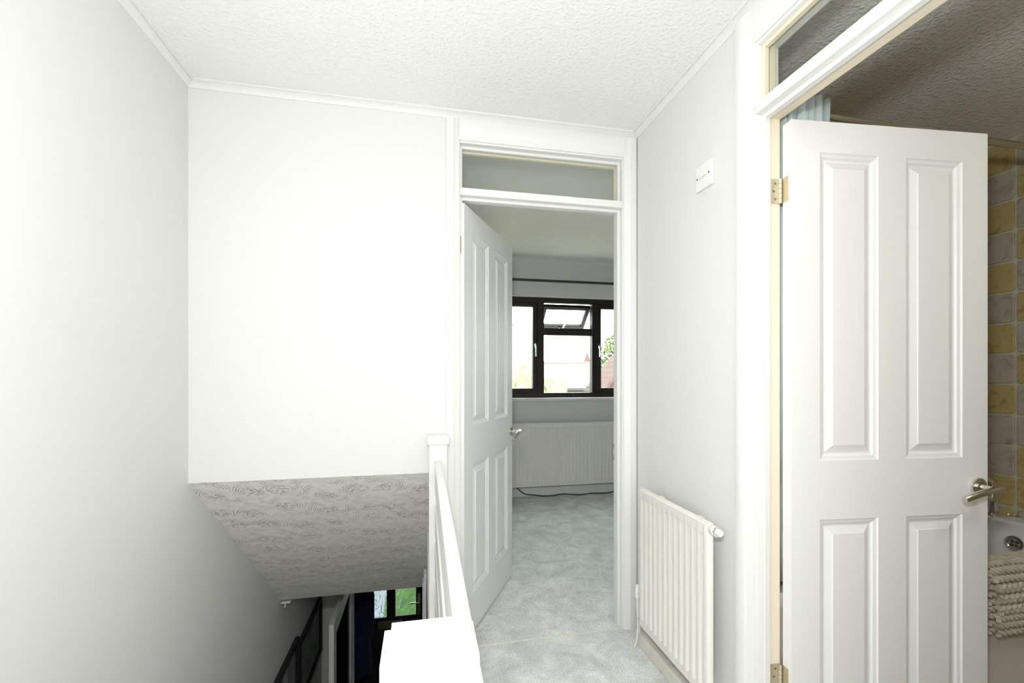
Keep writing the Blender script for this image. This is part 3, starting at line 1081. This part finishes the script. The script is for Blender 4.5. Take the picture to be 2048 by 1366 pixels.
wpart('frame_head', MB, (wx0, wx1, y0, y1, 1.966, wz1))
wpart('frame_sill', MB, (wx0, wx1, y0, y1, wz0, 1.036))
wpart('frame_side', MB, (wx0, wx0 + 0.055, y0, y1, 1.036, 1.966))
wpart('frame_side', MB, (wx1 - 0.055, wx1, y0, y1, 1.036, 1.966))
wpart('mullion', MB, (1.165, 1.233, y0, y1, 1.036, 1.966))
wpart('mullion', MB, (1.757, 1.815, y0, y1, 1.036, 1.966))
wpart('transom', MB, (1.233, 1.757, y0, y1, 1.632, 1.705))
for a, b in ((wx0 + 0.055, 1.165), (1.815, wx1 - 0.055)):
    e = 0.047
    f = thing('sash', '', '')
    for k in ('label', 'category'):
        del f[k]
    f.parent = win
    OS = OW
    for bb in ((a, b, y0 + 0.01, y1 - 0.005, 1.966 - e, 1.966), (a, b, y0 + 0.01, y1 - 0.005, 1.036, 1.036 + e),
               (a, a + e, y0 + 0.01, y1 - 0.005, 1.036 + e, 1.966 - e), (b - e, b, y0 + 0.01, y1 - 0.005, 1.036 + e, 1.966 - e)):
        part('sash_bar', new(bb, bevel=0.003), MB, f, OS)
    part('pane', new((a + e, b - e, 4.395, 4.40, 1.036 + e, 1.966 - e)), 'window_glass', f, OS)
    # lever handle
    hx = b - e / 2 - 0.004 if a < 1 else a + e / 2 - 0.012
    bm = bmesh.new()
    box(bm, hx - 0.009, hx + 0.009, y0 - 0.012, y0 + 0.011, 1.50, 1.545)
    tube(bm, [(hx, y0 - 0.014, 1.535), (hx, y0 - 0.03, 1.53), (hx + 0.004, y0 - 0.034, 1.50), (hx + 0.006, y0 - 0.030, 1.41)], 0.0085, 10)
    part('handle', bm, 'chrome', f, OS, True)
part('pane', new((1.233, 1.757, 4.395, 4.40, 1.036, 1.632)), 'window_glass', win, OW)
# tilted top-hung sash: hinge line near the head, swung outwards
fs = thing('sash', '', '')
for k in ('label', 'category'):
    del fs[k]
fs.parent = win
fs.location = Vector((1.495, 4.405, 1.945)) + Vector(OW)
fs.rotation_euler = (math.radians(46), 0, 0)
hl, hh = 0.258, 0.298
for bb in ((-hl, hl, -0.02, 0.02, -0.042, 0.0), (-hl, hl, -0.02, 0.02, -hh, -hh + 0.042), (-hl, -hl + 0.042, -0.02, 0.02, -hh + 0.042, -0.042), (hl - 0.042, hl, -0.02, 0.02, -hh + 0.042, -0.042)):
    obj('sash_bar', new(bb, bevel=0.003), MB, fs)
obj('pane', new((-hl + 0.042, hl - 0.042, -0.003, 0.003, -hh + 0.042, -0.042)), 'window_glass', fs)
bm = bmesh.new()
box(bm, -0.035, 0.005, -0.032, -0.02, -hh + 0.010, -hh + 0.028)
tube(bm, [(-0.015, -0.034, -hh + 0.02), (-0.012, -0.05, -hh + 0.024), (0.004, -0.054, -hh + 0.05), (0.018, -0.052, -hh + 0.10)], 0.008, 10)
obj('handle', bm, 'chrome', fs, True)
bm = bmesh.new()
tube(bm, [(1.748, 4.40, 1.90), (1.744, 4.47, 1.84), (1.748, 4.52, 1.83)], 0.005, 6)
tube(bm, [(1.742, 4.40, 1.80), (1.742, 4.46, 1.85), (1.748, 4.50, 1.86)], 0.004, 6)
part('stay', bm, 'chrome', win, OW)
struct('trim_9', new((wx0 - 0.06, wx1 + 0.06, YW - 0.03, 4.36, 0.956, 0.988), bevel=0.006), 'white_gloss', 'white window board under the bedroom window', 'window sill')

# curtain pole
cp = thing('curtain_pole', 'thin dark curtain pole across the wall above the bedroom window', 'curtain pole', (1.49, YW - 0.07, 2.16))
bm = bmesh.new()
tube(bm, [(-1.15, 0, 0), (1.15, 0, 0)], 0.013, 12)
obj('pole', bm, 'bronze_pole', cp, True)
for s in (-1, 1):
    bm = bmesh.new()
    lathe(bm, [(0.013, 0), (0.024, 0.012), (0.026, 0.03), (0.016, 0.05), (0.0, 0.055)], (s * 1.15, 0, 0), (s, 0, 0), 16)
    obj('finial', bm, 'bronze_pole', cp, True)
    bm = bmesh.new()
    tube(bm, [(s * 1.05, 0, 0), (s * 1.05, 0.068, -0.01)], 0.008, 8)
    obj('bracket', bm, 'bronze_pole', cp, True)

# pendant lamp in the bedroom (edge of its shade shows)
pl = thing('pendant_lamp', 'white pendant lampshade just showing at the bedroom doorway edge', 'lamp', (1.60, 3.10, ZC))
bm = bmesh.new()
lathe(bm, [(0.0, 0.0), (0.045, 0.0), (0.045, -0.012), (0.02, -0.03), (0.0, -0.03)], (0, 0, 0), (0, 0, 1), 20)
obj('ceiling_rose', bm, 'plastic_white', pl, True)
bm = bmesh.new()
tube(bm, [(0, 0, -0.02), (0, 0, -0.25)], 0.003, 6)
obj('flex', bm, 'cable_white', pl, True)
bm = bmesh.new()
lathe(bm, [(0.05, -0.24), (0.085, -0.27), (0.12, -0.33), (0.145, -0.40), (0.158, -0.435), (0.155, -0.44), (0.142, -0.40), (0.117, -0.33), (0.082, -0.272), (0.05, -0.244)], (0, 0, 0), (0, 0, 1), 32)
obj('shade', bm, 'lamp_fabric', pl, True)

# ------------------------------------------------------------------ bathroom
# tiles
pitch, gap = 0.1505, 0.010


def tile_mesh(nm, m):
    bm = bmesh.new()
    h = (pitch - gap) / 2
    r = 0.014
    pts = []
    for cx, cy, a0 in ((h - r, h - r, 0), (-h + r, h - r, 90), (-h + r, -h + r, 180), (h - r, -h + r, 270)):
        for k in range(4):
            a = math.radians(a0 + k * 30)
            pts.append((cx + r * math.cos(a), cy + r * math.sin(a)))
    r0 = [bm.verts.new((x, y, 0)) for x, y in pts]
    r1 = [bm.verts.new((x, y, 0.0055)) for x, y in pts]
    r2 = [bm.verts.new((x * 0.965, y * 0.965, 0.008)) for x, y in pts]
    n = len(pts)
    for A, B in ((r0, r1), (r1, r2)):
        for k in range(n):
            bm.faces.new((A[k], A[(k + 1) % n], B[(k + 1) % n], B[k]))
    bm.faces.new(r2)
    me = bpy.data.meshes.new(nm)
    bm.to_mesh(me)
    bm.free()
    me.materials.append(MATS[m])
    return me


tg, ty = tile_mesh('tile_gold', 'stone_gold'), tile_mesh('tile_grey', 'stone_grey')
rnd = random.Random(3)
ztop = ZC
ROWS = 13
for c in range(11):                                  # end wall, facing -X
    yc = 1.600 - pitch / 2 + gap / 2 + pitch * (2 - c)
    if yc < 0.15:
        continue
    for r in range(ROWS):
        zc = ztop - 0.029 - pitch * (r + 0.35)
        if zc < 0.45:
            continue
        gold = (r + c) % 2 == 1
        if r >= 9 and rnd.random() < 0.4:
            gold = not gold
        o = obj('tile', tg if gold else ty, None, wend)
        o.matrix_parent_inverse = Matrix()
        o.location = (XE, yc, zc)
        o.rotation_euler = (PI / 2, 0, -PI / 2)
for c in range(11):                                  # far wall, facing -Y
    xc = XR2 + 0.08 + pitch * c
    for r in range(ROWS):
        zc = ztop - 0.029 - pitch * (r + 0.35)
        if zc < 0.45:
            continue
        gold = (r + c) % 2 == 1
        o = obj('tile', tg if gold else ty, None, wfar)
        o.location = (xc, YBF - 0.004, zc)
        o.rotation_euler = (PI / 2, 0, 0)

# bath
BX0, BX1, BY0, BY1, BZ = XR2 + 0.004, XE - 0.004, 1.185, 1.885, 0.53
bt = thing('bathtub', 'white acrylic bath along the tiled wall with chrome overflow', 'bath', ((BX0 + BX1) / 2, (BY0 + BY1) / 2, 0))
OT = (-(BX0 + BX1) / 2, -(BY0 + BY1) / 2, 0)


def rrect(x0, x1, y0, y1, r, z, n=6):
    out = []
    for cx, cy, a0 in ((x1 - r, y1 - r, 0), (x0 + r, y1 - r, 90), (x0 + r, y0 + r, 180), (x1 - r, y0 + r, 270)):
        for k in range(n + 1):
            a = math.radians(a0 + 90 * k / n)
            out.append((cx + r * math.cos(a), cy + r * math.sin(a), z))
    return out


bm = bmesh.new()
rs = [rrect(BX0 + 0.004, BX1 - 0.002, BY0 + 0.004, BY1 - 0.002, 0.012, BZ - 0.045), rrect(BX0, BX1, BY0, BY1, 0.015, BZ - 0.012), rrect(BX0 + 0.006, BX1 - 0.006, BY0 + 0.008, BY1 - 0.006, 0.015, BZ),
      rrect(BX0 + 0.06, BX1 - 0.10, BY0 + 0.05, BY1 - 0.05, 0.14, BZ), rrect(BX0 + 0.075, BX1 - 0.115, BY0 + 0.062, BY1 - 0.062, 0.14, BZ - 0.012),
      rrect(BX0 + 0.16, BX1 - 0.150, BY0 + 0.09, BY1 - 0.09, 0.14, BZ - 0.20), rrect(BX0 + 0.28, BX1 - 0.19, BY0 + 0.11, BY1 - 0.11, 0.13, BZ - 0.36),
      rrect(BX0 + 0.36, BX1 - 0.25, BY0 + 0.16, BY1 - 0.16, 0.10, BZ - 0.40)]
rings = [[bm.verts.new(p) for p in r] for r in rs]
for a, b in zip(rings[:-1], rings[1:]):
    for k in range(len(a)):
        bm.faces.new((a[k], a[(k + 1) % len(a)], b[(k + 1) % len(a)], b[k]))
bm.faces.new(rings[-1])
bmesh.ops.recalc_face_normals(bm, faces=bm.faces[:])
part('tub', bm, 'acrylic', bt, OT, True)
part('panel', new((BX0 + 0.002, BX1 - 0.004, BY0 + 0.006, BY0 + 0.018, 0.0, BZ - 0.03), bevel=0.002), 'bath_panel', bt, OT)
# overflow on the sloped end
oc = Vector((BX1 - 0.1325, 1.535, 0.435))
on = Vector((-1, 0, 0.18)).normalized()
bm = bmesh.new()
lathe(bm, [(0.0, 0.001), (0.020, 0.001), (0.022, 0.004), (0.026, 0.007), (0.034, 0.006), (0.0365, 0.002), (0.0365, -0.004)], oc, on, 32)
ov = part('overflow', bm, 'chrome', bt, OT, True)
for k in range(4):
    a = PI / 4 + k * PI / 2
    s_ = on.cross(Vector((0, 1, 0))).normalized()
    p = oc + Vector((0, 1, 0)) * 0.0115 * math.cos(a) + s_ * 0.0115 * math.sin(a)
    bm = bmesh.new()
    lathe(bm, [(0.0, 0.0016), (0.0072, 0.0016), (0.0072, 0.0)], p, on, 12)
    for v in bm.verts:
        v.co += Vector(OT)
    obj('drain_hole', bm, 'dark_slot', ov)

# mixer tap
tp = thing('bath_tap', 'chrome mixer tap on the end rim of the bath', 'tap', (2.775, 1.66, BZ))
bm = bmesh.new()
lathe(bm, [(0.0, 0.0), (0.040, 0.0), (0.040, 0.006), (0.028, 0.012), (0.026, 0.05), (0.026, 0.125), (0.022, 0.14), (0.0, 0.145)], (0, 0, 0), (0, 0, 1), 24)
obj('body', bm, 'chrome', tp, True)
bm = bmesh.new()
tube(bm, [(0, 0, 0.07), (-0.05, 0, 0.085), (-0.11, 0, 0.075), (-0.13, 0, 0.06)], [0.017, 0.016, 0.014, 0.013], 14)
obj('spout', bm, 'chrome', tp, True)
bm = bmesh.new()
tube(bm, [(0, 0, 0.14), (-0.005, 0, 0.165), (-0.05, 0, 0.185)], [0.016, 0.012, 0.009], 12)
obj('lever', bm, 'chrome', tp, True)
# waste plug with bead chain lying on the rim
pg = thing('bath_plug', 'small chrome bath plug on the rim with its chain hanging into the bath', 'plug', (2.79, 1.585, BZ + 0.001))
bm = bmesh.new()
lathe(bm, [(0.0, 0.0), (0.022, 0.0), (0.026, 0.006), (0.026, 0.012), (0.008, 0.016), (0.006, 0.022), (0.0, 0.024)], (0, 0, 0), (0, 0, 1), 20)
obj('stopper', bm, 'chrome', pg, True)
bm = bmesh.new()
tube(bm, [(-0.005, 0.01, 0.018), (-0.02, 0.022, 0.008), (-0.05, 0.034, 0.005), (-0.076, 0.04, 0.003), (-0.090, 0.042, -0.02), (-0.103, 0.044, -0.07), (-0.108, 0.045, -0.095)], 0.0032, 6)
obj('chain', bm, 'chrome', pg, True)

# knitted bath mat draped over the bath's front rim
mt = thing('bath_mat', 'chunky cream knitted bath mat draped over the side of the bath', 'bath mat', (2.2, 1.17, BZ))
OM = (-2.2, -1.17, -BZ)
mx0, mx1 = 1.955, 2.52


def twist_row(y, z, r, pitch_, ph, x0=mx0, x1=mx1):
    bm = bmesh.new()
    n = int((x1 - x0) / 0.006)
    for s in range(2):
        pts = []
        for i in range(n + 1):
            x = x0 + (x1 - x0) * i / n
            a = 2 * PI * (x / pitch_) + ph + s * PI
            pts.append((x, y + 0.52 * r * math.cos(a), z + 0.52 * r * math.sin(a)))
        tube(bm, pts, r * 0.60, 7)
    return part('rope', bm, 'mat_cotton', mt, OM, True, )


def braid_row(y, z, h, ph, x0=mx0, x1=mx1):
    bm = bmesh.new()
    n = int((x1 - x0) / 0.005)
    for s in range(3):
        pts = []
        for i in range(n + 1):
            x = x0 + (x1 - x0) * i / n
            a = 2 * PI * (x / 0.075) + ph + s * 2 * PI / 3
            pts.append((x, y - 0.0055 * math.sin(2 * a), z + 0.30 * h * math.sin(a)))
        tube(bm, pts, h * 0.235, 8)
    return part('braid', bm, 'mat_cotton', mt, OM, True)


twist_row(1.262, 0.520, 0.013, 0.045, 0.3)
twist_row(1.240, 0.542, 0.013, 0.045, 1.0)
twist_row(1.215, 0.545, 0.013, 0.045, 0.2)
twist_row(1.190, 0.546, 0.013, 0.048, 2.0)
twist_row(1.172, 0.530, 0.0135, 0.046, 0.9)
twist_row(1.164, 0.506, 0.0135, 0.046, 0.1)
braid_row(1.160, 0.475, 0.037, 0.0, mx0 + 0.008)
braid_row(1.160, 0.438, 0.037, 1.1, mx0 + 0.014)
braid_row(1.160, 0.401, 0.037, 2.3, mx0 + 0.016)
twist_row(1.160, 0.371, 0.0125, 0.040, 0.4, mx0 + 0.006)
twist_row(1.160, 0.346, 0.0135, 0.044, 1.4, mx0 + 0.008)
twist_row(1.161, 0.320, 0.0135, 0.050, 2.2, mx0 + 0.012)
for k in range(9):                                   # second layer of the fold showing at the left
    twist_row(1.1725, 0.525 - k * 0.025, 0.0115, 0.044, k * 0.8, mx0 - 0.016, mx1)

bc = thing('fill_housing', 'added round housing for the unseen bathroom fill light', 'lamp', (1.85, 0.20, ZC))  # added body to go with the bathroom fill light
bm = bmesh.new()
lathe(bm, [(0.0, 0.0), (0.18, 0.0), (0.18, -0.03), (0.172, -0.04), (0.0, -0.04)], (0, 0, 0), (0, 0, 1), 32)
obj('housing', bm, 'plastic_white', bc, True)

# shower rail and curtain
rl = thing('shower_rail', 'thin metal shower curtain rail running above the bath', 'curtain rail', (XR2, 1.25, 2.094))
bm = bmesh.new()
tube(bm, [(0.0, 0, 0), (XE - XR2, 0, 0)], 0.0135, 12)
obj('rail', bm, 'nickel', rl, True)
for x in (0.0, XE - XR2 - 0.012):
    bm = bmesh.new()
    lathe(bm, [(0.0, 0), (0.026, 0), (0.026, 0.006), (0.014, 0.012), (0.0, 0.012)], (x, 0, 0), (1, 0, 0), 20)
    obj('flange', bm, 'nickel', rl, True)
sc = thing('shower_curtain', 'pale blue-grey shower curtain bunched at the end of its rail', 'curtain', (1.20, 1.205, 2.094))
bm = bmesh.new()
cols = 60
vt = []
for iz in range(10):
    z = 0.022 - iz * 0.172
    row = []
    for i in range(cols + 1):
        q = i / cols
        amp = 0.020 + 0.010 * math.sin(i * 1.3)
        row.append(bm.verts.new((-0.085 + q * 0.175 + 0.006 * math.sin(iz + i), amp * math.sin(q * 2 * PI * 9 + 0.3 * iz), z)))
    vt.append(row)
for a, b in zip(vt[:-1], vt[1:]):
    for i in range(cols):
        bm.faces.new((a[i], a[i + 1], b[i + 1], b[i]))
oc_ = obj('cloth', bm, 'curtain_pale', sc, True, 80)
so = oc_.modifiers.new('thickness', 'SOLIDIFY')
so.thickness = 0.0015
for k in range(4):
    bm = bmesh.new()
    x = -0.07 + k * 0.045
    tube(bm, [(x + 0.003 * math.sin(a), 0.045 + 0.019 * math.sin(a), 0.019 * math.cos(a) - 0.004) for a in [2 * PI * j / 14 for j in range(15)]], 0.0015, 5, False)
    obj('ring', bm, 'chrome', sc, True)

# ------------------------------------------------------------------ outside
ZG = -2.75
struct('ground', new((-40, 60, YF + 0.15, 120, ZG - 0.2, ZG)), 'grass', 'green lawn outside the house', 'ground')
struct('bounce_paving', new((0.6, 14, YF + 0.15, 15, ZG, ZG + 0.03)), 'bounce_sand', 'added unseen pale paving bouncing warm light into the bedroom', 'paving')  # added out of sight as a warm reflector for the bedroom ceiling
struct('path', new((-3.2, -0.62, YF + 0.15, 16, ZG, ZG + 0.02)), 'concrete', 'pale concrete path outside the front door', 'path')


def gable_roof(name, label, x0, x1, y0, y1, zb, ze, zr, mroof, cat='house', gut=True):
    """house with ridge along X: walls to eaves ze, ridge zr"""
    h = thing(name, label, cat, ((x0 + x1) / 2, (y0 + y1) / 2, zb))
    off = (-(x0 + x1) / 2, -(y0 + y1) / 2, -zb)
    ym = (y0 + y1) / 2
    part('wall', new((x0 + 0.2, x1 - 0.2, y0 + 0.3, y1 - 0.3, zb, ze)), 'render_wall', h, off)
    bm = bmesh.new()
    th = 0.12
    A = [bm.verts.new((x, y, z)) for x in (x0, x1) for y, z in ((y0, ze), (ym, zr), (y1, ze), (y1, ze - th), (ym, zr - th), (y0, ze - th))]
    for i in range(6):
        bm.faces.new((A[i], A[(i + 1) % 6], A[6 + (i + 1) % 6], A[6 + i]))
    bm.faces.new(A[:6][::-1])
    bm.faces.new(A[6:])
    # gable infill
    for x in (x0 + 0.25, x1 - 0.25):
        bm.faces.new([bm.verts.new(p) for p in ((x, y0 + 0.3, ze), (x, y1 - 0.3, ze), (x, ym, zr - th))])
    bmesh.ops.recalc_face_normals(bm, faces=bm.faces[:])
    part('roof', bm, mroof, h, off)
    bm = bmesh.new()
    tube(bm, [(x0, ym, zr), (x1, ym, zr)], 0.10, 8)
    part('ridge', bm, mroof, h, off)
    if gut:
        part('gutter', new((x0, x1, y0 - 0.10, y0, ze - 0.14, ze - 0.04)), 'gutter', h, off)
    return h


gable_roof('house', 'long pale-tiled house roof seen through the left window panes', -6.0, 5.0, 20.0, 28.0, ZG, 1.85, 4.0, 'roof_pale', gut=False)
gable_roof('house', 'pale-tiled house roof with dark gutter seen through the middle pane', 5.3, 17.0, 22.0, 30.0, ZG, 0.55, 1.95, 'roof_pale')
ph = thing('house', 'pinkish brown tiled roof low in the right window pane', 'house', (7.6, 13.7, ZG))
OP = (-7.6, -13.7, -ZG)
part('wall', new((5.9, 9.3, 13.1, 14.5, ZG, 0.8)), 'render_wall', ph, OP)
bm = bmesh.new()
A = [bm.verts.new((x, y, z)) for y in (13.0, 14.6) for x, z in ((5.65, 0.80), (7.6, 3.0), (9.55, 0.80), (9.55, 0.66), (7.6, 2.85), (5.65, 0.66))]
for i in range(6):
    bm.faces.new((A[i], A[(i + 1) % 6], A[6 + (i + 1) % 6], A[6 + i]))
bm.faces.new(A[:6][::-1])
bm.faces.new(A[6:])
for y in (13.15, 14.45):
    bm.faces.new([bm.verts.new(p) for p in ((5.8, y, 0.8), (9.4, y, 0.8), (7.6, y, 2.85))])
bmesh.ops.recalc_face_normals(bm, faces=bm.faces[:])
part('roof', bm, 'roof_pink', ph, OP)
part('gutter', new((5.55, 5.65, 13.0, 14.6, 0.66, 0.76)), 'gutter', ph, OP)
# little pointed turret roof beyond
sp = thing('turret', 'small pointed tiled turret peeking over the far roof', 'turret', (16.0, 41.0, ZG))
obj('shaft', new((-0.35, 0.35, -0.35, 0.35, 0, 5.2)), 'render_wall', sp)
bm = bmesh.new()
lathe(bm, [(0.50, 5.0), (0.33, 5.35), (0.0, 6.25)], (0, 0, 0), (0, 0, 1), 8)
obj('spire', bm, 'spire_tile', sp)
# chimney-like post on the pink roof's edge and tree
tr = thing('tree', 'leafy green tree showing in the right window pane', 'tree', (9.3, 19.3, ZG))
bm = bmesh.new()
tube(bm, [(0, 0, 0), (0.05, 0, 2.5), (0, 0.1, 4.2)], [0.16, 0.12, 0.06], 8)
obj('trunk', bm, 'bark', tr, True)
bm = bmesh.new()
rt = random.Random(5)
for i in range(1500):
    a, b, rr = rt.uniform(0, 2 * PI), rt.uniform(-1, 1), rt.uniform(0.3, 1) ** 0.5
    s = math.sqrt(1 - b * b)
    c0 = Vector((1.25 * rr * s * math.cos(a), 1.25 * rr * s * math.sin(a), 4.75 + 1.25 * rr * b))
    u_ = Vector((rt.uniform(-1, 1), rt.uniform(-1, 1), rt.uniform(-1, 1))).normalized()
    v_ = u_.cross(Vector((rt.uniform(-1, 1), rt.uniform(-1, 1), rt.uniform(-1, 1)))).normalized()
    q = rt.uniform(0.06, 0.12)
    bm.faces.new([bm.verts.new(c0 + u_ * q), bm.verts.new(c0 + v_ * q * 0.5), bm.verts.new(c0 - u_ * q), bm.verts.new(c0 - v_ * q * 0.5)])
lv = obj('leaves', bm, 'leaves', tr)
lv['kind'] = 'stuff'
# hedge in front of the left house
hg = thing('hedge', 'pale sunlit hedge below the roof in the left window pane', 'hedge', (1.0, 17.0, ZG))
bm = bmesh.new()
rt = random.Random(9)
NX, NZ = 60, 14
gr = []
for k in range(NZ + 1):
    row = []
    for i in range(NX + 1):
        x = -6 + 10.6 * i / NX
        a = PI * k / NZ
        z = 3.4 * math.sin(a) if a < PI / 2 else 3.4 * math.sin(a)
        yy = -0.9 * math.cos(a)
        zz = (4.55 if x < 3.55 else 3.75) * (1 - abs(math.cos(a)) ** 3)
        j = 0.12
        row.append(bm.verts.new((x + rt.uniform(-j, j), yy + rt.uniform(-j, j), zz + rt.uniform(-j, j))))
    gr.append(row)
for a, b in zip(gr[:-1], gr[1:]):
    for i in range(NX):
        bm.faces.new((a[i], a[i + 1], b[i + 1], b[i]))
fo = obj('foliage', bm, 'hedge', hg, True, 60)
fo['kind'] = 'stuff'
